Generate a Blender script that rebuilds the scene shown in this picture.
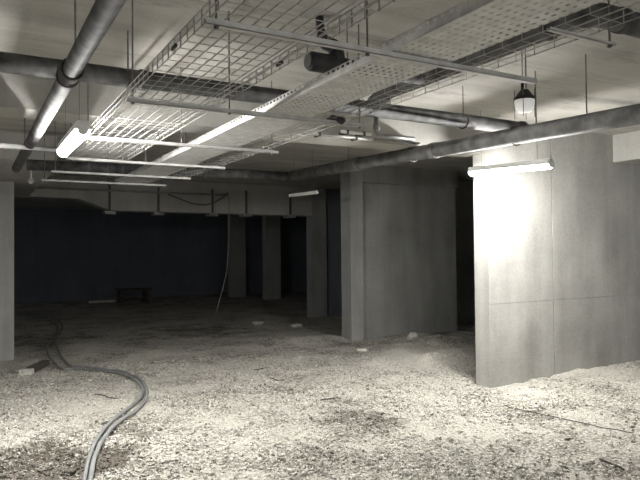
import bpy, bmesh, math, random
import numpy as np
from mathutils import Vector, Matrix
random.seed(7)
rng = np.random.default_rng(11)
C = bpy.context.scene.collection
for o in list(bpy.data.objects): bpy.data.objects.remove(o)

# ------------------------------------------------------------------ camera
F = 620.0
EYE = Vector((0, 0, 1.6))
zc = Vector((-0.010, 1.0, -0.0203)).normalized()          # world up seen by the camera
yc = Vector((-353/F, -16/F, -1.0)); yc = (yc - zc*yc.dot(zc)).normalized()   # world +Y (depth of the hall)
xc = yc.cross(zc)
RW = Matrix((xc, yc, zc))                                  # camera -> world
cam = bpy.data.cameras.new('camera'); camo = bpy.data.objects.new('camera', cam); C.objects.link(camo)
cam.sensor_width = 36; cam.lens = F/640*36; cam.clip_start = .05; cam.clip_end = 200
camo.matrix_world = Matrix.Translation(EYE) @ RW.to_4x4()
bpy.context.scene.camera = camo
vs = bpy.context.scene.view_settings
vs.view_transform = 'Standard'; vs.look = 'None'; vs.gamma = 1; vs.use_curve_mapping = False
vs.exposure = 0.0
w = bpy.data.worlds.new('world'); bpy.context.scene.world = w; w.use_nodes = True
w.node_tree.nodes['Background'].inputs[0].default_value = (.88, .92, 1.0, 1)
w.node_tree.nodes['Background'].inputs[1].default_value = 0.42
LAMP = 540.0      # radiance of the lit tubes
CEIL = 3.2

def ray(px, py): return RW @ Vector(((px-320)/F, -(py-240)/F, -1))
def onY(px, py, Y): d = ray(px, py); return EYE + d*(Y/d.y)
def onX(px, py, X): d = ray(px, py); return EYE + d*(X/d.x)
def onZ(px, py, z): d = ray(px, py); return EYE + d*((z-EYE.z)/d.z)

# ------------------------------------------------------------------ materials
def mat(name): 
    m = bpy.data.materials.new(name); m.use_nodes = True
    return m, m.node_tree, m.node_tree.nodes['Principled BSDF']
def plain(name, col, rough=.6, metal=0., var=.25, scale=9, bump=0.0):
    m, nt, b = mat(name); N = nt.nodes; L = nt.links
    g = N.new('ShaderNodeNewGeometry'); n = N.new('ShaderNodeTexNoise'); n.inputs['Scale'].default_value = scale; n.inputs['Detail'].default_value = 6
    L.new(g.outputs['Position'], n.inputs['Vector'])
    r = N.new('ShaderNodeValToRGB'); r.color_ramp.elements[0].position = .35; r.color_ramp.elements[1].position = .68
    r.color_ramp.elements[0].color = (*[c*(1-var) for c in col], 1); r.color_ramp.elements[1].color = (*[min(1, c*(1+var)) for c in col], 1)
    L.new(n.outputs['Fac'], r.inputs['Fac']); L.new(r.outputs['Color'], b.inputs['Base Color'])
    b.inputs['Roughness'].default_value = rough; b.inputs['Metallic'].default_value = metal
    if bump:
        bp = N.new('ShaderNodeBump'); bp.inputs['Strength'].default_value = bump; bp.inputs['Distance'].default_value = .01
        L.new(n.outputs['Fac'], bp.inputs['Height']); L.new(bp.outputs['Normal'], b.inputs['Normal'])
    return m
def concrete(name, col, streak='v', var=.22, boards=None, bump=.3):
    """cast concrete: cloudy stains, streaks along one direction, small pits"""
    m, nt, b = mat(name); N = nt.nodes; L = nt.links
    g = N.new('ShaderNodeNewGeometry')
    def noise(scl, mul, detail=6, rough=.55):
        mp = N.new('ShaderNodeMapping'); mp.inputs['Scale'].default_value = mul; L.new(g.outputs['Position'], mp.inputs['Vector'])
        n = N.new('ShaderNodeTexNoise'); n.inputs['Scale'].default_value = scl; n.inputs['Detail'].default_value = detail; n.inputs['Roughness'].default_value = rough
        L.new(mp.outputs['Vector'], n.inputs['Vector']); return n.outputs['Fac']
    def math_(op, a, bb):
        q = N.new('ShaderNodeMath'); q.operation = op
        for i, v in enumerate((a, bb)):
            if isinstance(v, (int, float)): q.inputs[i].default_value = v
            else: L.new(v, q.inputs[i])
        return q.outputs[0]
    cloud = noise(1.1, (1, 1, 1))
    st = noise(3.5, (1, 1, .12) if streak == 'v' else (.22, 1.6, 1))
    fine = noise(45, (1, 1, 1), 3)
    s = math_('ADD', math_('MULTIPLY', cloud, .45), math_('MULTIPLY', st, .35))
    s = math_('ADD', s, math_('MULTIPLY', fine, .20))
    r = N.new('ShaderNodeValToRGB'); r.color_ramp.elements[0].position = .36; r.color_ramp.elements[1].position = .64
    r.color_ramp.elements[0].color = (*[c*(1-var) for c in col], 1); r.color_ramp.elements[1].color = (*[c*(1+var) for c in col], 1)
    L.new(s, r.inputs['Fac']); out = r.outputs['Color']
    if boards:                                              # formwork board seams and dark stains along them
        sep = N.new('ShaderNodeSeparateXYZ'); L.new(g.outputs['Position'], sep.inputs[0])
        fr = math_('FRACT', math_('DIVIDE', sep.outputs['Y'], boards), 0)
        line = math_('LESS_THAN', fr, .018/boards)
        line = math_('MULTIPLY', line, .16)
        blot = noise(1.6, (.5, 1.4, 1), 5, .65)
        rb = N.new('ShaderNodeValToRGB'); rb.color_ramp.elements[0].position = .55; rb.color_ramp.elements[1].position = .72
        rb.color_ramp.elements[0].color = (0, 0, 0, 1); rb.color_ramp.elements[1].color = (.5, .5, .5, 1)
        L.new(blot, rb.inputs['Fac'])
        dk = math_('SUBTRACT', 1.0, math_('ADD', line, rb.outputs['Color']))
        mx = N.new('ShaderNodeVectorMath'); mx.operation = 'SCALE'; L.new(out, mx.inputs[0]); L.new(dk, mx.inputs['Scale']); out = mx.outputs[0]
    L.new(out, b.inputs['Base Color']); b.inputs['Roughness'].default_value = .85
    bp = N.new('ShaderNodeBump'); bp.inputs['Strength'].default_value = bump; bp.inputs['Distance'].default_value = .006
    L.new(s, bp.inputs['Height']); L.new(bp.outputs['Normal'], b.inputs['Normal'])
    return m
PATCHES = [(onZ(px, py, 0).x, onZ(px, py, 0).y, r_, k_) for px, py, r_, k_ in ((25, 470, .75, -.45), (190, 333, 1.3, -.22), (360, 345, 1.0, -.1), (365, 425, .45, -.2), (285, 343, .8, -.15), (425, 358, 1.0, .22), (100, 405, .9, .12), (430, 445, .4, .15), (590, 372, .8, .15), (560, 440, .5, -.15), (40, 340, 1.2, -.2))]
def gravel_mat(name, dark, light, scale, fine=130, island=False):
    m, nt, b = mat(name); N = nt.nodes; L = nt.links
    g = N.new('ShaderNodeNewGeometry')
    v = N.new('ShaderNodeTexVoronoi'); v.inputs['Scale'].default_value = scale; L.new(g.outputs['Position'], v.inputs['Vector'])
    n = N.new('ShaderNodeTexNoise'); n.inputs['Scale'].default_value = 1.3; n.inputs['Detail'].default_value = 8; n.inputs['Roughness'].default_value = .65
    L.new(g.outputs['Position'], n.inputs['Vector'])
    n2 = N.new('ShaderNodeTexNoise'); n2.inputs['Scale'].default_value = fine; n2.inputs['Detail'].default_value = 3; L.new(g.outputs['Position'], n2.inputs['Vector'])
    sx = N.new('ShaderNodeSeparateColor'); L.new(v.outputs['Color'], sx.inputs[0])
    def mm(op, a, bb):
        q = N.new('ShaderNodeMath'); q.operation = op
        for i, val in enumerate((a, bb)):
            if isinstance(val, (int, float)): q.inputs[i].default_value = val
            else: L.new(val, q.inputs[i])
        return q.outputs[0]
    s = mm('ADD', mm('MULTIPLY', sx.outputs[0], .5), mm('MULTIPLY', n.outputs['Fac'], 1.35))
    s = mm('ADD', s, mm('MULTIPLY', n2.outputs['Fac'], .35)); s = mm('SUBTRACT', s, .30)
    # painted tone: shade and damp earth (negative), lamp pools and pale rubble (positive)
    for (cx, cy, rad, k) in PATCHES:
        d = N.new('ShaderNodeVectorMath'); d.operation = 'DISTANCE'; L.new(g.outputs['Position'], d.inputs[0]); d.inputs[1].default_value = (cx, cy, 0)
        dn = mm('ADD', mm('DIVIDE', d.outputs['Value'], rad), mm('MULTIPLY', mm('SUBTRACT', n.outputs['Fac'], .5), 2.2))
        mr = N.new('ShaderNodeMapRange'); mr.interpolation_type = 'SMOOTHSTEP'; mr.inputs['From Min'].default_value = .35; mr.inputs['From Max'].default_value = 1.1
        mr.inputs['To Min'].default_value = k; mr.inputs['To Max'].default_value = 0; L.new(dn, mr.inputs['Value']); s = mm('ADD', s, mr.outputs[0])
    if island: s = mm('ADD', s, mm('MULTIPLY', mm('SUBTRACT', g.outputs['Random Per Island'], .5), .45))
    r = N.new('ShaderNodeValToRGB'); r.color_ramp.elements[0].position = .42; r.color_ramp.elements[1].position = .92
    r.color_ramp.elements[0].color = (*dark, 1); r.color_ramp.elements[1].color = (*light, 1)
    L.new(s, r.inputs['Fac']); L.new(r.outputs['Color'], b.inputs['Base Color']); b.inputs['Roughness'].default_value = .9
    bp = N.new('ShaderNodeBump'); bp.inputs['Strength'].default_value = .9; bp.inputs['Distance'].default_value = .03
    L.new(mm('ADD', n2.outputs['Fac'], v.outputs['Distance']), bp.inputs['Height']); L.new(bp.outputs['Normal'], b.inputs['Normal'])
    return m
def emit(name, col, s):
    m, nt, b = mat(name); b.inputs['Base Color'].default_value = (.8, .8, .8, 1)
    b.inputs['Emission Color'].default_value = (*col, 1); b.inputs['Emission Strength'].default_value = s
    return m
M = dict(
    domeglow=emit('dimly_lit_dome', (1, .98, .92), .35),
    ceiling=concrete('cast_ceiling_concrete', (.41, .40, .365), 'h', .28, boards=1.25),
    beam=concrete('beam_concrete', (.37, .365, .335), 'v', .2),
    wall=concrete('wall_concrete', (.35, .345, .32), 'v', .3),
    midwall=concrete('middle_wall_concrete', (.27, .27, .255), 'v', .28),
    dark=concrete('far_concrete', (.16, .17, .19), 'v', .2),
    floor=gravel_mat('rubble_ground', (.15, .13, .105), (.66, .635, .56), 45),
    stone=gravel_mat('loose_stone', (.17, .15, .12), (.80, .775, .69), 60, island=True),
    pipe=plain('dirty_grey_pipe', (.085, .085, .084), .75, 0, .6, 9, .2),
    dustpipe=plain('dusty_grey_pipe', (.17, .17, .165), .75, 0, .45, 8, .2),
    pipelight=plain('grey_pipe', (.24, .24, .235), .45, 0, .35, 8),
    black=plain('black_plastic', (.035, .035, .037), .5, 0, .3, 12),
    zinc=plain('galvanised_steel', (.50, .50, .48), .5, .3, .15, 14),
    wire=plain('galvanised_wire', (.36, .36, .34), .5, .4, .15, 30),
    rod=plain('threaded_steel', (.20, .195, .18), .55, .6, .2, 30),
    rust=plain('dull_steel_clamp', (.09, .085, .08), .6, .3, .3, 30),
    cable=plain('grey_conduit_hose', (.21, .215, .21), .5, 0, .15, 10),
    darkcable=plain('dark_cable', (.05, .05, .05), .6, 0, .2, 10),
    white=plain('white_plastic', (.72, .73, .70), .4, 0, .06, 10),
    wood=plain('dark_wet_timber', (.07, .06, .05), .8, 0, .4, 14, .3),
    chalk=plain('pale_block', (.55, .54, .48), .85, 0, .3, 20),
    tube=emit('lit_tube', (1.0, .98, .95), LAMP),
)

# ------------------------------------------------------------------ mesh helpers
class MB:
    def __init__(s): s.v = []; s.f = []
    def box(s, lo, hi):
        b = len(s.v); (x0, y0, z0), (x1, y1, z1) = lo, hi
        s.v += [(x0,y0,z0),(x1,y0,z0),(x1,y1,z0),(x0,y1,z0),(x0,y0,z1),(x1,y0,z1),(x1,y1,z1),(x0,y1,z1)]
        s.f += [tuple(b+i for i in q) for q in ((0,3,2,1),(4,5,6,7),(0,1,5,4),(1,2,6,5),(2,3,7,6),(3,0,4,7))]
        return s
    def tube(s, pts, r, n=12, cap=True):
        """tube along a path; r a number or one per point"""
        pts = [Vector(p) for p in pts]; k = len(pts)
        rs = r if isinstance(r, (list, tuple)) else [r]*k
        t0 = (pts[1]-pts[0]).normalized(); up = Vector((0,0,1)) if abs(t0.z) < .9 else Vector((1,0,0))
        u = t0.cross(up).normalized(); base = len(s.v)
        for i, p in enumerate(pts):
            t = (pts[min(i+1,k-1)]-pts[max(i-1,0)])
            t = t.normalized() if t.length > 1e-9 else t0
            u = (u - t*u.dot(t)); u = u.normalized() if u.length > 1e-6 else t.orthogonal().normalized()
            w_ = t.cross(u)
            for j in range(n):
                a = 2*math.pi*(j+.5)/n; q = p + (u*math.cos(a)+w_*math.sin(a))*rs[i]; s.v.append(tuple(q))
        for i in range(k-1):
            for j in range(n):
                a = base+i*n+j; b = base+i*n+(j+1)%n
                s.f.append((a, b, b+n, a+n))
        if cap: s.f.append(tuple(base+j for j in range(n))[::-1]); s.f.append(tuple(base+(k-1)*n+j for j in range(n)))
        return s
    def lathe(s, c, prof, n=24, axis='Z'):
        base = len(s.v); c = Vector(c)
        for r, h in prof:
            for j in range(n):
                a = 2*math.pi*j/n; s.v.append((c.x+r*math.cos(a), c.y+r*math.sin(a), c.z+h))
        for i in range(len(prof)-1):
            for j in range(n):
                a = base+i*n+j; b = base+i*n+(j+1)%n; s.f.append((a, b, b+n, a+n))
        s.f.append(tuple(base+j for j in range(n))[::-1]); s.f.append(tuple(base+(len(prof)-1)*n+j for j in range(n)))
        return s
    def prism(s, poly, y0, y1):       # poly in XZ, extruded along Y
        b = len(s.v); n = len(poly)
        s.v += [(x, y0, z) for x, z in poly] + [(x, y1, z) for x, z in poly]
        s.f += [tuple(b+i for i in range(n)), tuple(b+n+i for i in range(n))[::-1]]
        s.f += [(b+i, b+n+i, b+n+(i+1) % n, b+(i+1) % n) for i in range(n)]
        return s
    def build(s, name, m, parent=None, smooth=False, bevel=0):
        me = bpy.data.meshes.new(name); me.from_pydata(s.v, [], s.f)
        bm = bmesh.new(); bm.from_mesh(me); bmesh.ops.recalc_face_normals(bm, faces=bm.faces[:]); bm.to_mesh(me); bm.free()
        me.materials.append(m)
        if smooth: me.polygons.foreach_set('use_smooth', [len(p.vertices) == 4 for p in me.polygons])
        o = bpy.data.objects.new(name, me); C.objects.link(o)
        if parent is not None:
            o.parent = parent; o.matrix_parent_inverse = Matrix.Translation(-parent.location)
        if bevel:
            bv = o.modifiers.new('bevel', 'BEVEL'); bv.width = bevel; bv.segments = 2
        return o
def tag(o, label=None, cat=None, group=None, kind=None):
    if label: o['label'] = label
    if cat: o['category'] = cat
    if group: o['group'] = group
    if kind: o['kind'] = kind
    return o
def thing(name, loc, label, cat, group=None):
    o = bpy.data.objects.new(name, None); o.location = loc; o.empty_display_size = .1; C.objects.link(o)
    return tag(o, label, cat, group)
def struct(name, lo, hi, m, bevel=0): return tag(MB().box(lo, hi).build(name, m, bevel=bevel), kind='structure')
def bend(p, a, b, r, n=7):
    """quarter bend near corner p coming from direction a (unit, towards p) leaving in direction b"""
    a = Vector(a); b = Vector(b); p = Vector(p); out = []
    c = p - a*r + b*r
    for i in range(n+1):
        t = i/n*math.pi/2; out.append(c - b*r*math.cos(t) + a*r*math.sin(t))
    return out

# ------------------------------------------------------------------ ground
def vnoise(x, y, s, seed):
    r = np.random.default_rng(seed).random((256, 256)); x = x*s+500; y = y*s+500
    xi = np.floor(x).astype(int); yi = np.floor(y).astype(int); fx = x-xi; fy = y-yi
    fx = fx*fx*(3-2*fx); fy = fy*fy*(3-2*fy); a = lambda i, j: r[(xi+i) % 256, (yi+j) % 256]
    return (a(0,0)*(1-fx)+a(1,0)*fx)*(1-fy)+(a(0,1)*(1-fx)+a(1,1)*fx)*fy - .5
def gauss(x, y, cx, cy, sx, sy): return np.exp(-((x-cx)/sx)**2-((y-cy)/sy)**2)
def H(x, y):
    x = np.asarray(x, float); y = np.asarray(y, float)
    h = .07*vnoise(x, y, .55, 1)+.045*vnoise(x, y, 1.7, 2)+.03*vnoise(x, y, 5, 3)+.022*vnoise(x, y, 13, 4)
    h = h + .10*gauss(x, y, 7.3, 8.2, .9, .6)*(1+1.2*vnoise(x, y, 4, 6)) + .07*gauss(x, y, 5.9, 7.2, 1.2, .35)*(1+2*vnoise(x, y, 6, 8)) + .12*gauss(x, y, 5.2, 9.9, .9, .5) - .05*gauss(x, y, .1, 4.4, .7, .5)
    return h
def axis(lo, hi, flo, fhi, fine, coarse):
    return np.unique(np.round(np.concatenate([np.arange(lo, flo, coarse), np.arange(flo, fhi, fine), np.arange(fhi, hi+.01, coarse)]), 4))
xs = axis(-9, 14, -1, 9.5, .045, .35); ys = axis(-7, 23.6, 2.2, 10.5, .045, .35)
gx, gy = np.meshgrid(xs, ys, indexing='ij'); gz = H(gx, gy)
nx, ny = gx.shape
idx = np.arange(nx*ny).reshape(nx, ny)
quads = np.stack([idx[:-1,:-1], idx[1:,:-1], idx[1:,1:], idx[:-1,1:]], -1).reshape(-1, 4)
def np_mesh(name, verts, faces, m, k):
    me = bpy.data.meshes.new(name); me.vertices.add(len(verts)); me.vertices.foreach_set('co', verts.astype(np.float32).ravel())
    me.loops.add(faces.size); me.loops.foreach_set('vertex_index', faces.astype(np.int32).ravel())
    me.polygons.add(len(faces)); me.polygons.foreach_set('loop_start', np.arange(0, faces.size, k, dtype=np.int32))
    me.update(calc_edges=True); me.validate(); me.materials.append(m)
    o = bpy.data.objects.new(name, me); C.objects.link(o); return o
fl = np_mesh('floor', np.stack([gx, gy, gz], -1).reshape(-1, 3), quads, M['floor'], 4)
fl.data.polygons.foreach_set('use_smooth', [True]*len(fl.data.polygons)); tag(fl, kind='structure')

# ------------------------------------------------------------------ structure
BB = EYE.z + 1.18                                           # underside of the cross beams
struct('ceiling', (-9, -7, CEIL), (14, 23.4, CEIL+.3), M['ceiling'])
# right wall with a panel joint
wr = MB()
for z0, z1 in ((-.2, .955), (.959, CEIL)):
    wr.box((5.45, 5.48, z0), (6.571, 5.72, z1)); wr.box((6.586, 5.48, z0), (14, 5.72, z1))
wr.box((5.455, 5.50, -.2), (13.9, 5.71, CEIL))
tag(wr.build('wall_right', M['wall']), kind='structure')
struct('beam_front', (-9, 5.48, BB), (5.45, 5.86, CEIL), M['beam'])
struct('beam_right', (7.85, -7, EYE.z+1.22), (8.3, 5.48, CEIL), M['beam'])
# middle wall with its end column and the return behind the right wall
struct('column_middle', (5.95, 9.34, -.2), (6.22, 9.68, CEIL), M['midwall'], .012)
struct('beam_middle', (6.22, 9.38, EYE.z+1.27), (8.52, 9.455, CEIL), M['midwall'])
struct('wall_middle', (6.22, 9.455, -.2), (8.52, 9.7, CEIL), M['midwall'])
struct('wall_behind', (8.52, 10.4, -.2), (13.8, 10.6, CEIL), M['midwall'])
struct('wall_left', (-6, 10.8, -.2), (.64, 11.05, CEIL), M['wall'])
struct('beam_left', (.3, 8.95, EYE.z+1.16), (1.05, 13.3, CEIL), M['beam'])
# far cross beam with a haunch at its left end
fb = MB().prism([(-6, CEIL), (-6, EYE.z+1.15), (1.95, EYE.z+1.15), (2.6, EYE.z+.92), (7.35, EYE.z+.9), (7.35, CEIL)], 13.3, 13.7)
tag(fb.build('beam_far', M['beam']), kind='structure')
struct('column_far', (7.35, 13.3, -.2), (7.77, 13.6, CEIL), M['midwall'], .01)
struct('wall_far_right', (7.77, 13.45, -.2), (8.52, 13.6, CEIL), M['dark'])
struct('column_rear', (8.73, 19.0, -.2), (9.27, 19.3, CEIL), M['beam'])
struct('column_back', (8.42, 21.4, -.2), (9.0, 21.7, CEIL), M['beam'])
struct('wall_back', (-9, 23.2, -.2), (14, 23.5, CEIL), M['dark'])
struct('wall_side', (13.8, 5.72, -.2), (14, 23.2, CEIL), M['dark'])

# ------------------------------------------------------------------ loose gravel
def stones(n, rfun, az0, az1, s0, s1, m, name, label):
    az = np.radians(rng.uniform(az0, az1, n)); r = rfun(n)
    x = r*np.sin(az); y = r*np.cos(az)
    keep = ~((x > 5.4) & (y > 5.45) & (y < 5.75)) & ~((x > 5.9) & (y > 9.3) & (y < 9.95)) & (x < 13.5) & ~((x > 9.4) & (y > 5.7)) & ~((x < .7) & (y > 10.7))
    x = x[keep]; y = y[keep]; n = len(x)
    # clustering: fewer stones on trodden, dusty patches
    k2 = rng.random(n) < np.clip(.62+1.5*vnoise(x, y, 1.3, 9)+.8*vnoise(x, y, 3.9, 10), .08, 1); x = x[k2]; y = y[k2]; n = len(x)
    sz = s0*(s1/s0)**(rng.random(n)**2.6)
    ico = bmesh.new(); bmesh.ops.create_icosphere(ico, subdivisions=1, radius=1); ico.verts.ensure_lookup_table()
    bv = np.array([v.co[:] for v in ico.verts]); bf = np.array([[v.index for v in f.verts] for f in ico.faces]); ico.free()
    sc = sz[:, None]*rng.uniform(.55, 1.25, (n, 3)); sc[:, 2] *= .7
    V = bv[None]*(1+rng.uniform(-.22, .22, (n, 12, 1)))*sc[:, None]
    a = rng.uniform(0, 6.28, n); ca, sa = np.cos(a)[:, None], np.sin(a)[:, None]
    X = V[..., 0]*ca-V[..., 1]*sa; Y = V[..., 0]*sa+V[..., 1]*ca; Z = V[..., 2]
    t = rng.uniform(-.5, .5, n)[:, None]; Y, Z = Y*np.cos(t)-Z*np.sin(t), Y*np.sin(t)+Z*np.cos(t)
    h = H(x, y)+sz*.28
    V = np.stack([X+x[:, None], Y+y[:, None], Z+h[:, None]], -1).reshape(-1, 3)
    Fc = (bf[None]+(np.arange(n)*12)[:, None, None]).reshape(-1, 3)
    return tag(np_mesh(name, V, Fc, m, 3), label, 'gravel', kind='stuff')
def rlog(a, b): return lambda n: a*(b/a)**rng.random(n)
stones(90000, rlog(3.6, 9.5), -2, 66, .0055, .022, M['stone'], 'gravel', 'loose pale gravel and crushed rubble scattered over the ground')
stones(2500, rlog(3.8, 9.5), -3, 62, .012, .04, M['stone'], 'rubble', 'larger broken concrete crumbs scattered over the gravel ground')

# ------------------------------------------------------------------ pipes
def ringset(t, p, axis_, r, m, name='coupling', w_=.05, th=.008):
    a = Vector(axis_)*w_/2; p = Vector(p)
    return MB().tube([p-a, p-a*.8, p+a*.8, p+a], [r+th*.6, r+th, r+th, r+th*.6], 20).build(name, m, t, True)
def hanger(t, p, r, top=CEIL):
    p = Vector(p)
    MB().tube([p+Vector((0,0,r+.004)), (p.x, p.y, top)], .005, 6).build('hanger_rod', M['rod'], t)

L = Vector; 
# near pipe across the hall
t = thing('drain_pipe', (2, 4.5, EYE.z+1.26), 'long dark drain pipe crossing the hall just in front of the front beam', 'pipe')
Zp = EYE.z+1.26
pts = [(-6, 4.5, Zp), (5.0, 4.5, Zp)]
MB().tube(pts, .066, 20).build('pipe_run', M['pipe'], t, True)
for x in (1.1, 2.35): ringset(t, (x, 4.5, Zp), (1, 0, 0), .066, M['pipe'])
for px in (463, 128): 
    q = onY(px, 100, 4.5); hanger(t, (q.x, 4.5, Zp), .066)
    MB().tube([(q.x, 4.5+.072*math.cos(a), Zp+.072*math.sin(a)) for a in np.linspace(math.radians(-200), math.radians(60), 16)], .007, 6).build('hook_clamp', M['rust'], t)
ringset(t, (4.97, 4.5, Zp), (1, 0, 0), .066, M['pipe'], 'end_cap')
# right hand pipe along the hall, rising slightly
def RP(y): return Vector((4.4, y, EYE.z + 1.02 + (y-2.86)*(1.206-1.02)/5.82))
t = thing('drain_pipe', RP(4), 'long dark sloping drain pipe at the right, above the lit tube by the wall', 'pipe')
MB().tube([RP(-6), RP(8.6)], .078, 24).build('pipe_run', M['dustpipe'], t, True)
for y in (2.2, 5.2, 6.7): ringset(t, RP(y), (0, 1, .03), .078, M['dustpipe'], 'coupling', .09, .01)
for px in (516, 413):
    q = onX(px, 140, 4.4); c = RP(q.y)
    MB().tube([(c.x+.086*math.cos(a), c.y, c.z+.086*math.sin(a)) for a in np.linspace(math.radians(-120), math.radians(140), 18)], .008, 6).build('hook_clamp', M['rust'], t)
for y in (3.3, 3.82, 6.95): hanger(t, RP(y), .078)
# far pipe across
e = RP(8.68)
t = thing('drain_pipe', (2.4, 8.68, e.z), 'distant dark drain pipe crossing the hall between the left and right pipes', 'pipe')
MB().tube([(.66, 8.68, e.z-.05), (4.5, 8.68, e.z)], .07, 18).build('pipe_run', M['pipe'], t, True)
for x in (1.4, 3.0): ringset(t, (x, 8.68, e.z-.03), (1, 0, 0), .07, M['pipe'])
ringset(t, (4.42, 8.68, e.z), (1, 0, 0), .07, M['pipe'], 'end_cap')
# left pipe along the hall
zl = EYE.z+1.00
t = thing('drain_pipe', (.49, 4, zl), 'grimy dark drain pipe running back overhead at the left, beside the glaring lamp', 'pipe')
MB().tube([(.49, -6, zl), (.49, 7.9, zl)], .048, 24).build('pipe_run', M['pipe'], t, True)
ringset(t, (.49, 3.62, zl), (0, 1, 0), .048, M['pipe'], 'coupling', .17, .006)
for y in (3.53, 3.71):
    MB().tube([(.49+.057*math.cos(a), y, zl+.057*math.sin(a)) for a in np.linspace(0, 6.283, 25)], .006, 6, False).build('clamp_ring', M['rust'], t)
MB().box((.415, 3.52, zl-.012), (.44, 3.54, zl+.012)).build('clamp_bolt', M['rust'], t)
hanger(t, (.49, 3.42, zl), .048); hanger(t, (.49, 6.7, zl), .048)
# branch pipe joining the near pipe, with an elbow to the right
t = thing('branch_pipe', (3.07, 3.4, EYE.z+1.34), 'dark branch pipe above the trays with an elbow turning right', 'pipe')
zb = EYE.z+1.35
run = [(3.07, 4.42, EYE.z+1.29), (3.07, 4.2, zb)]+[tuple(v) for v in bend((3.07, 2.27, zb), (0,-1,0), (1,0,0), .14)]+[(7.84, 2.27, zb)]
MB().tube(run, .068, 20).build('pipe_run', M['pipe'], t, True)
ringset(t, (3.07, 2.55, zb), (0, 1, 0), .068, M['pipe']); ringset(t, (3.35, 2.27, zb), (1, 0, 0), .068, M['pipe'])
for y in (3.6,): hanger(t, (3.07, y, zb), .058)
# black tee with riser
p0 = onY(309, 61, 3.62); p1 = onY(352, 68, 3.62)
t = thing('pipe_tee', (p0.x, 3.62, p0.z), 'black plastic drainage tee with elbow and ribbed riser to the ceiling', 'pipe fitting')
MB().tube([p0, p0.lerp(p1, .04), p0.lerp(p1, .3), p0.lerp(p1, .75), p1], [.058, .066, .066, .062, .05], 24).build('body', M['black'], t, True)
MB().tube([p0-L((.012,0,0)), p0+L((.02,0,0))], [.050, .062], 24).build('end_cap', M['black'], t, True)
MB().tube([p1-L((.01,0,0)), p1+L((.03,0,0))], .06, 24).build('collar', M['black'], t, True)
MB().tube([p1, p1+L((.62, 0, .0))], .042, 18).build('outlet', M['pipe'], t, True)
pe = p0.lerp(p1, .62)
r0 = onY(319, 3, 3.62); r0 = L((r0.x, 3.62, CEIL)); r1 = onY(321, 33, 3.62)
MB().tube([pe+L((.02,0,.0)), pe+L((-.0,0,.06)), onY(337, 50, 3.62)], [.062, .060, .050], 20).build('branch', M['black'], t, True)
MB().tube([onY(339, 52, 3.62), onY(333, 46, 3.62), onY(326, 43, 3.62), onY(321.5, 38, 3.62), r1], [.046, .05, .05, .042, .03], 18).build('elbow', M['black'], t, True)
rib = []; rr = []
for i in range(29):
    rib.append(r1.lerp(r0, i/28)); rr.append(.030 if i % 2 else .024)
MB().tube(rib, rr, 16).build('ribbed_riser', M['black'], t, True)
st0 = onY(335, 70, 3.62); MB().tube([st0, st0-L((0,0,.07))], .018, 12).build('drain_stub', M['black'], t, True)
for px in (347.5, 359): q = onY(px, 66, 3.62); MB().tube([(q.x, q.y, q.z), (q.x, q.y, CEIL)], .005, 6).build('hanger_rod', M['rod'], t)
# drop pipe from the near pipe
q = onY(376, 112, 4.5)
t = thing('drop_pipe', (q.x, 4.5, Zp-.07), 'short grey drop pipe hanging below the crossing pipe, elbowed towards the beam', 'pipe')
zz = EYE.z+1.035
MB().tube([(q.x, 4.5, Zp-.067)]+[tuple(v) for v in bend((q.x, 4.5, zz), (0,0,-1), (1,0,0), .05)]+[(q.x+.42, 4.5, zz)], .02, 14).build('pipe_run', M['pipelight'], t, True)
ringset(t, (q.x, 4.5, zz+.07), (0,0,1), .02, M['pipelight'])
# conduits along the beam underside edge
for i, (pa, pb, y, lab, mm) in enumerate((((305, 133), (372, 137.5), 5.40, 'lower pale conduit clipped along the front beam', 'zinc'), ((341, 131.5), (371, 135), 5.34, 'upper short white conduit beside the pale one on the front beam', 'white'))):
    a = onY(*pa, y); b = onY(*pb, y); b.z = a.z
    t = thing('conduit', a, lab, 'conduit')
    MB().tube([a, b], .016, 10).build('tube', M[mm], t, True)
    for k in (.2, .75): c = a.lerp(b, k); MB().box((c.x-.012, y-.02, c.z-.02), (c.x+.012, 5.48, c.z+.022)).build('clip', M['rust'], t)
a = onY(375, 139, 5.42); b = onY(420, 144, 5.42); b.z = a.z
tag(MB().tube([a, b], .013, 10).build('conduit', M['pipelight'], None, True), 'thin grey conduit continuing right along the front beam', 'conduit')
a = onY(0, 145.5, 6.1); b = onY(60, 149.8, 6.1); a.x -= 3; b.z = a.z
tag(MB().tube([a, b], .022, 10).build('conduit', M['pipelight'], None, True), 'grey conduit entering from the left edge and ending behind the glaring lamp', 'conduit')
a = onY(20, 187, 13.2); b = onY(228, 194, 13.2); b.z = a.z
tag(MB().tube([a, b], .02, 8).build('conduit', M['pipelight'], None, True), 'very thin pale conduit along the top of the far beam', 'conduit')

# ------------------------------------------------------------------ cable trays
ZS = EYE.z+.95
def mesh_tray(x0, x1, y0, y1, z, hgt, nl, pitch, r, label):
    t = thing('wire_cable_tray', ((x0+x1)/2, (y0+y1)/2, z), label, 'cable tray')
    b = MB()
    for i in range(nl):
        x = x0+(x1-x0)*i/(nl-1); b.tube([(x, y0, z), (x, y1, z)], r, 6)
    n = int((y1-y0)/pitch)
    for i in range(n+1):
        y = y0+i*pitch; b.tube([(x0, y, z-2*r), (x1, y, z-2*r)], r*.6, 5)
    b.build('base_mesh', M['wire'], t)
    for x in (x0, x1):
        s = MB()
        for zz in (z+hgt*.5, z+hgt): s.tube([(x, y0, zz), (x, y1, zz)], r, 6)
        for i in range(n+1): y = y0+i*pitch; s.tube([(x, y, z-2*r), (x, y, z+hgt)], r, 5)
        s.build('side_mesh', M['wire'], t)
    return t
t = mesh_tray(.86, 1.42, -.2, 6.45, ZS+.012, .07, 10, .1, .0032, 'wide wire mesh cable tray, leftmost of the hanging trays, next to the glaring lamp')
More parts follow.
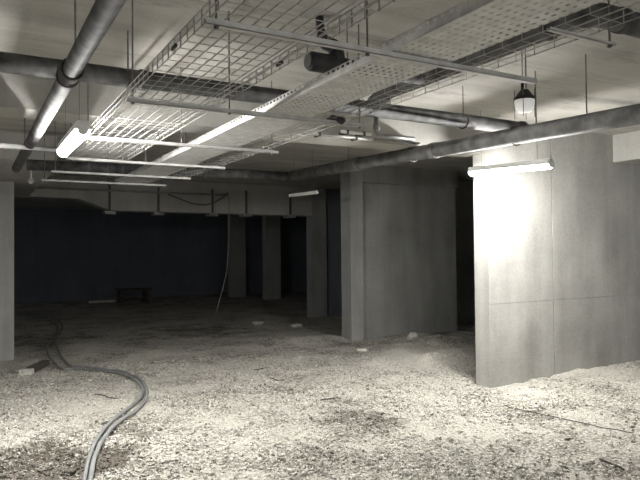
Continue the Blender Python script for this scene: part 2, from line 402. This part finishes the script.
for y in (2.9, 5.6):
    for x in (.86, 1.42): MB().box((x-.004, y-.035, ZS+.03), (x+.004, y+.035, ZS+.05)).build('splice_clip', M['rust'], t)
mesh_tray(2.22, 2.44, .2, 7.6, ZS+.02, .06, 4, .12, .0026, 'narrow wire mesh cable tray on the right of the perforated tray')
# perforated tray with real slots
def perforated_tray(x0, x1, y0, y1, z, hgt, label):
    t = thing('perforated_cable_tray', ((x0+x1)/2, (y0+y1)/2, z), label, 'cable tray')
    def sheet(u0, u1, nu, fu, v0, v1, nv, fv, put):
        b = MB(); us = []; vs_ = []
        for i in range(nu):
            a = u0+(u1-u0)*i/nu; w_ = (u1-u0)/nu; us += [a, a+w_*(1-fu)]
        us.append(u1)
        for j in range(nv):
            a = v0+(v1-v0)*j/nv; w_ = (v1-v0)/nv; vs_ += [a, a+w_*(1-fv)]
        vs_.append(v1)
        W = len(vs_); b.v = [put(u, v) for u in us for v in vs_]
        for i in range(len(us)-1):
            for j in range(W-1):
                if i % 2 and j % 2: continue
                b.f.append((i*W+j, (i+1)*W+j, (i+1)*W+j+1, i*W+j+1))
        return b
    def fin(b, name):
        o = b.build(name, M['zinc'], t); s = o.modifiers.new('thick', 'SOLIDIFY'); s.thickness = .0015; return o
    n = int((y1-y0)/.05)
    fin(sheet(x0, x1, 9, .30, y0, y1, n, .42, lambda u, v: (u, v, z)), 'base_plate')
    for x in (x0, x1):
        fin(sheet(z, z+hgt, 1, .34, y0, y1, n, .5, lambda u, v, x=x: (x, v, u if u < z+hgt-.001 else u)), 'side_flange')
        MB().tube([(x, y0, z+hgt), (x, y1, z+hgt)], .004, 6).build('rolled_edge', M['zinc'], t)
    return t
perforated_tray(1.75, 2.12, -.2, 8.7, ZS+.006, .052, 'perforated sheet steel cable tray running down the hall between the two wire trays')

# strut hangers
def strut(y, x0, x1, rods, label, group=None, z=ZS, ww=.030, hh=.026):
    t = thing('tray_hanger', ((x0+x1)/2, y, z), label, 'hanger', group)
    w_, h, th = ww, hh, .003
    b = MB()
    b.box((x0, y-w_/2, z-h), (x1, y+w_/2, z-h+th)); b.box((x0, y-w_/2, z-h), (x1, y-w_/2+th, z)); b.box((x0, y+w_/2-th, z-h), (x1, y+w_/2, z))
    b.build('strut', M['zinc'], t)
    for x in rods:
        MB().tube([(x, y, z-h-.012), (x, y, CEIL)], .005, 6).build('threaded_rod', M['rod'], t)
        MB().lathe((x, y, z-h-.008), [(.011, 0), (.011, .008)], 6).build('nut', M['rust'], t)
strut(2.38, .83, 2.74, (.88, 1.62), 'nearest strut across the trays, its right end pointing at the white-domed lamp')
strut(3.82, .84, 2.58, (.875, 1.50, 2.52), 'second nearest strut, with a black clip at its right half')
strut(5.20, .80, 2.52, (.84, 1.6, 2.46), 'third strut, crossing the brightly lit end of the wide wire tray')
strut(6.42, .84, 2.46, (.88, 1.6, 2.40), 'fourth strut, just beyond the end of the wide wire tray')
strut(7.50, .82, 2.42, (.86, 1.6, 2.36), 'fifth strut, second from the far end of the perforated tray')
strut(8.40, .80, 2.36, (.84, 1.6, 2.30), 'farthest strut, under the distant end of the perforated tray')
strut(1.80, 2.16, 2.60, (2.57,), 'short bright strut bracket under the near end of the narrow wire tray at top right', z=ZS+.004, ww=.02, hh=.014)
tag(MB().tube([(2.25, 3.86, ZS-.005), (2.3, 3.84, ZS+.02), (2.36, 3.80, ZS-.0), (2.40, 3.83, ZS+.015)], [.015, .03, .028, .012], 10).build('cable_coil', M['black'], None, True), 'small black bundle of cable tie-ends on the second nearest strut', 'cable')

# ------------------------------------------------------------------ lamps
def tube_lamp(a, b, r, label, m, wires=True, top=CEIL, group=None):
    a = Vector(a); b = Vector(b); d = (b-a).normalized()
    t = thing('tube_lamp', a.lerp(b, .5), label, 'lamp', group)
    e = .03
    MB().tube([a, a+d*.012, b-d*.012, b], [r*.6, r, r, r*.6], 20).build('tube', m, t, True)
    side = d.cross(L((0,0,1))).normalized(); up = L((0,0,1))
    s = MB(); c0 = a+up*(r*.62); c1 = b+up*(r*.62); k = len(s.v)
    for c in (c0, c1):
        for sx, sz in ((-1.12, -.55), (1.12, -.55), (.8, .8), (-.8, .8)): s.v.append(tuple(c+side*sx*r+up*sz*r))
    s.f += [(0,1,2,3), (7,6,5,4), (0,4,5,1), (1,5,6,2), (2,6,7,3), (3,7,4,0)]
    s.build('housing', M['white'], t)
    for c in (a, b): MB().tube([c-d*.02, c+d*.02], r*.8, 14).build('end_cap', M['white'], t, True)
    if wires:
        for k in (.15, .85):
            c = a.lerp(b, k)+up*r; MB().tube([c, (c.x, c.y, top)], .0025, 5).build('hanging_wire', M['rod'], t)
    return t
a = onX(471, 172.5, 5.09); b = onX(551, 164.5, 5.09)
tube_lamp(a, b, .042, 'lit tube lamp hanging in front of the bright right wall', M['tube'])
a = onX(63, 149, .70); b = onX(83, 126, .70)
tube_lamp((.70, a.y, EYE.z+.87), (.70, b.y, EYE.z+.87), .047, 'glaring lit tube lamp beside the wide wire tray at the left', M['tube'])
a = onX(290, 196, 4.68); b = onX(317, 192.6, 4.68)
tube_lamp(a, b, .022, 'small unlit tube lamp hanging before the far column', M['white'])
# unseen lamp of the same build, added to brighten near ground and ceiling
tube_lamp((3.6, -1.6, 2.45), (3.6, -2.8, 2.45), .034, 'added fill tube lamp behind the photographer, out of view', M['tube'])
# domed lamp
c = onY(524.5, 99, 3.17)
t = thing('dome_lamp', c, 'white domed lamp with black cap hanging on two rods above the pipe junction', 'lamp')
MB().lathe(c+L((0,0,-.10)), [(.015, 0), (.045, .006), (.064, .025), (.070, .055), (.071, .09)], 28).build('dome', M['domeglow'], t, True)
MB().lathe(c+L((0,0,-.01)), [(.077, 0), (.077, .02), (.062, .03), (.045, .055), (.03, .075)], 28).build('cap', M['black'], t, True)
MB().lathe(c+L((-.02,0,.06)), [(.012, 0), (.012, .05)], 12).build('cable_gland', M['black'], t, True)
for dx in (-.018, .018):
    MB().tube([c+L((dx, 0, .06)), (c.x+dx, c.y, CEIL)], .0045, 6).build('hanger_rod', M['rod'], t)
for a in range(4):
    an = a*math.pi/2+.6; q = c+L((.07*math.cos(an), .07*math.sin(an), 0))
    MB().tube([q+L((0,0,.07)), q-L((0,0,.14))], .003, 6).build('guard_wire', M['rod'], t)
MB().box(c+L((-.03,-.006,.13)), c+L((.03,.006,.145))).build('cross_bar', M['black'], t)
# globe bulb under left beam
c = onY(31, 181, 9.3)
t = thing('globe_lamp', c, 'small pale globe lamp under the dark left beam', 'lamp')
MB().lathe(c-L((0,0,.04)), [(.012,0),(.032,.012),(.042,.038),(.034,.064),(.016,.078)], 20).build('globe', M['white'], t, True)
MB().tube([c+L((0,0,.03)), (c.x, c.y, EYE.z+1.16)], .012, 10).build('stem', M['white'], t, True)

# ------------------------------------------------------------------ far beam fittings
for px, lab in ((110, 'leftmost thin bracket'), (159, 'second thin bracket from the left'), (213, 'bracket beside the drooping cable'), (247, 'bracket right of the hanging cable'), (291, 'rightmost thin bracket')):
    c = onY(px, 212, 13.25)
    t = thing('beam_bracket', (c.x, 13.25, c.z), lab+' on the face of the far beam', 'bracket', 'brackets on the far beam')
    MB().box((c.x-.018, 13.265, EYE.z+.92), (c.x+.018, 13.30, CEIL-.15)).build('strap', M['rust'], t)
    MB().box((c.x-.11, 13.2, EYE.z+.84), (c.x+.11, 13.45, EYE.z+.90)).build('foot_pad', M['pipelight'], t)
pts = [onY(x, y, 13.285) for x, y in ((168, 194), (180, 199), (192, 203.5), (204, 205), (214, 203), (222, 198), (228, 193))]
tag(MB().tube(pts, .012, 6).build('drooping_cable', M['darkcable'], None, True), 'dark cable drooping in a shallow curve across the far beam', 'cable')
pts = [onY(x, y, 13.285) for x, y in ((229, 196), (229, 215), (228.5, 245), (227, 270), (223, 288), (216, 313))]
tag(MB().tube(pts, .010, 6).build('hanging_cable', M['pipelight'], None, True), 'thin cable hanging from the far beam nearly to the ground', 'cable')

# ------------------------------------------------------------------ hoses on the ground
def ground_path(px, r, lift=0, sub=6):
    P = [onZ(x, y, 0) for x, y in px]; out = []
    for i in range(len(P)-1):
        p0 = P[max(i-1, 0)]; p1 = P[i]; p2 = P[i+1]; p3 = P[min(i+2, len(P)-1)]
        for k in range(sub):
            t = k/sub; q = .5*((2*p1)+(p2-p0)*t+(2*p0-5*p1+4*p2-p3)*t*t+(3*p1-p0-3*p2+p3)*t**3); out.append(q)
    out.append(P[-1])
    hs = [float(H(q.x, q.y)) for q in out]; k = 4
    sm = [max(hs[max(0, i-2):i+3]) for i in range(len(hs))]
    return [(q.x, q.y, sm[i]+r*1.1+lift) for i, q in enumerate(out)]
h1 = [(78, 505), (85, 480), (91, 460), (102, 440), (120, 422), (134, 410), (142, 401), (142, 393), (135, 385), (124, 379), (108, 376), (90, 373), (74, 371), (63, 372), (54, 364), (48, 355), (47, 346), (55, 336), (57, 327), (45, 322), (30, 319), (20, 312)]
h2 = [(86, 505), (91, 480), (97, 459), (109, 440), (127, 424), (141, 412), (146.5, 402), (145, 391), (136, 382), (122, 376.5), (104, 374), (88, 370.5), (72, 369), (63, 361), (58, 352), (56, 343), (60, 334), (62, 326), (52, 320), (36, 316), (24, 310)]
tag(MB().tube(ground_path(h1, .016), .016, 10).build('conduit_hose', M['cable'], None, True), 'grey hose snaking over the gravel, left one of the pair', 'hose')
tag(MB().tube(ground_path(h2, .018), .018, 10).build('conduit_hose', M['cable'], None, True), 'grey hose snaking over the gravel, right and thicker one of the pair', 'hose')

def gz_(x, y): return float(H(x, y))
# timber offcut with pale end block
a = onZ(28, 372, .05); b = onZ(46, 363, .05)
t = thing('timber_offcut', (a.x, a.y, gz_(a.x, a.y)), 'dark timber offcut with a white end lying near the left wall', 'plank')
d = (b-a).normalized(); s_ = L((-d.y, d.x, 0))*.045
def slab(p, q, z0, z1, w_):
    m_ = MB(); dd = (q-p).normalized(); ss = L((-dd.y, dd.x, 0))*w_
    for z in (z0, z1):
        for c in (p-ss, p+ss, q+ss, q-ss): m_.v.append((c.x, c.y, z))
    m_.f = [(0,1,2,3), (4,7,6,5), (0,4,5,1), (1,5,6,2), (2,6,7,3), (3,7,4,0)]; return m_
g0 = max(gz_(a.x, a.y), gz_(b.x, b.y))
slab(a, b, g0-.01, g0+.06, .06).build('board', M['wood'], t, bevel=.004)
slab(a-d*.10, a-d*.0, g0-.01, g0+.065, .08).build('end_block', M['chalk'], t, bevel=.006)
# sticks and rods on the ground
def stick(pa, pb, r, m, name, label, cat='stick'):
    px = [(pa[0]+(pb[0]-pa[0])*k/5, pa[1]+(pb[1]-pa[1])*k/5+(.3 if k in (2, 3) else 0)) for k in range(6)]
    tag(MB().tube(ground_path(px, r, .003, 3), r, 6).build(name, M[m], None, True), label, cat)
stick((503, 404), (632, 432), .005, 'rust', 'steel_wire', 'long thin steel wire lying on gravel before the right wall', 'wire')
stick((600, 461), (624, 471), .009, 'wood', 'twig', 'short dark stick at the lower right corner of the ground')
stick((321, 404), (341, 402), .006, 'wood', 'twig', 'short dark stick on gravel in the middle of the ground')
stick((270, 377), (285, 379), .006, 'wood', 'twig', 'dark splinter of wood left of the middle, further back')
stick((254, 372), (263, 371), .006, 'wood', 'twig', 'tiny dark splinter, the farthest of the ground sticks')
stick((95, 398), (118, 400), .006, 'wood', 'twig', 'dark stick inside the bend of the grey hoses')
# bent hose by the middle wall
pts = [onZ(x, y, 0) for x, y in ((428, 341), (436, 337), (448, 334), (462, 333), (474, 335))]
tag(MB().tube([(p.x, p.y, gz_(p.x, p.y)+.03) for p in pts], .02, 8).build('bent_hose', M['cable'], None, True), 'short grey hose arched on the ground at the foot of the middle wall', 'hose')
c = onZ(413, 343, 0); 
def chunk(px, py, s, label):
    c = onZ(px, py, 0); bm = bmesh.new(); bmesh.ops.create_icosphere(bm, subdivisions=2, radius=1)
    for v in bm.verts: v.co = v.co*(1+random.uniform(-.2, .2)); v.co = L((v.co.x*s[0], v.co.y*s[1], v.co.z*s[2]))
    me = bpy.data.meshes.new('concrete_chunk'); bm.to_mesh(me); bm.free(); me.materials.append(M['chalk'])
    o = bpy.data.objects.new('concrete_chunk', me); C.objects.link(o); o.location = (c.x, c.y, gz_(c.x, c.y)+s[2]*.5)
    tag(o, label, 'rubble')
chunk(413, 342, (.12, .08, .10), 'pale broken concrete lump at the foot of the middle wall')
chunk(297, 326, (.13, .09, .05), 'pale flat concrete lump before the far column')
chunk(362, 352, (.10, .07, .035), 'pale flat concrete lump in front of the middle column')
chunk(258, 324, (.15, .10, .05), 'small pale lump left of the flat one before the far column')
# low workbench of planks far back in the dark
c = onZ(133, 303, 0)
t = thing('low_trestle', (c.x, c.y, gz_(c.x, c.y)), 'low dark timber stand far back in the unlit part', 'trestle')
z0 = gz_(c.x, c.y)
MB().box((c.x-.5, c.y-.3, z0+.42), (c.x+.55, c.y+.3, z0+.48)).build('board', M['wood'], t, bevel=.005)
for sx in (-.4, .4):
    for sy in (-.22, .22): MB().box((c.x+sx-.05, c.y+sy-.05, z0-.03), (c.x+sx+.05, c.y+sy+.05, z0+.42)).build('leg', M['wood'], t)
MB().box((c.x-.35, c.y-.05, z0+.12), (c.x+.35, c.y+.05, z0+.18)).build('brace', M['wood'], t)
c = onZ(103, 303, .0)
tag(MB().box((c.x-.45, c.y-.06, gz_(c.x, c.y)-.0), (c.x+.4, c.y+.06, gz_(c.x, c.y)+.08)).build('plank', M['chalk'], bevel=.005), 'pale plank lying on the ground far back in the dark', 'plank')
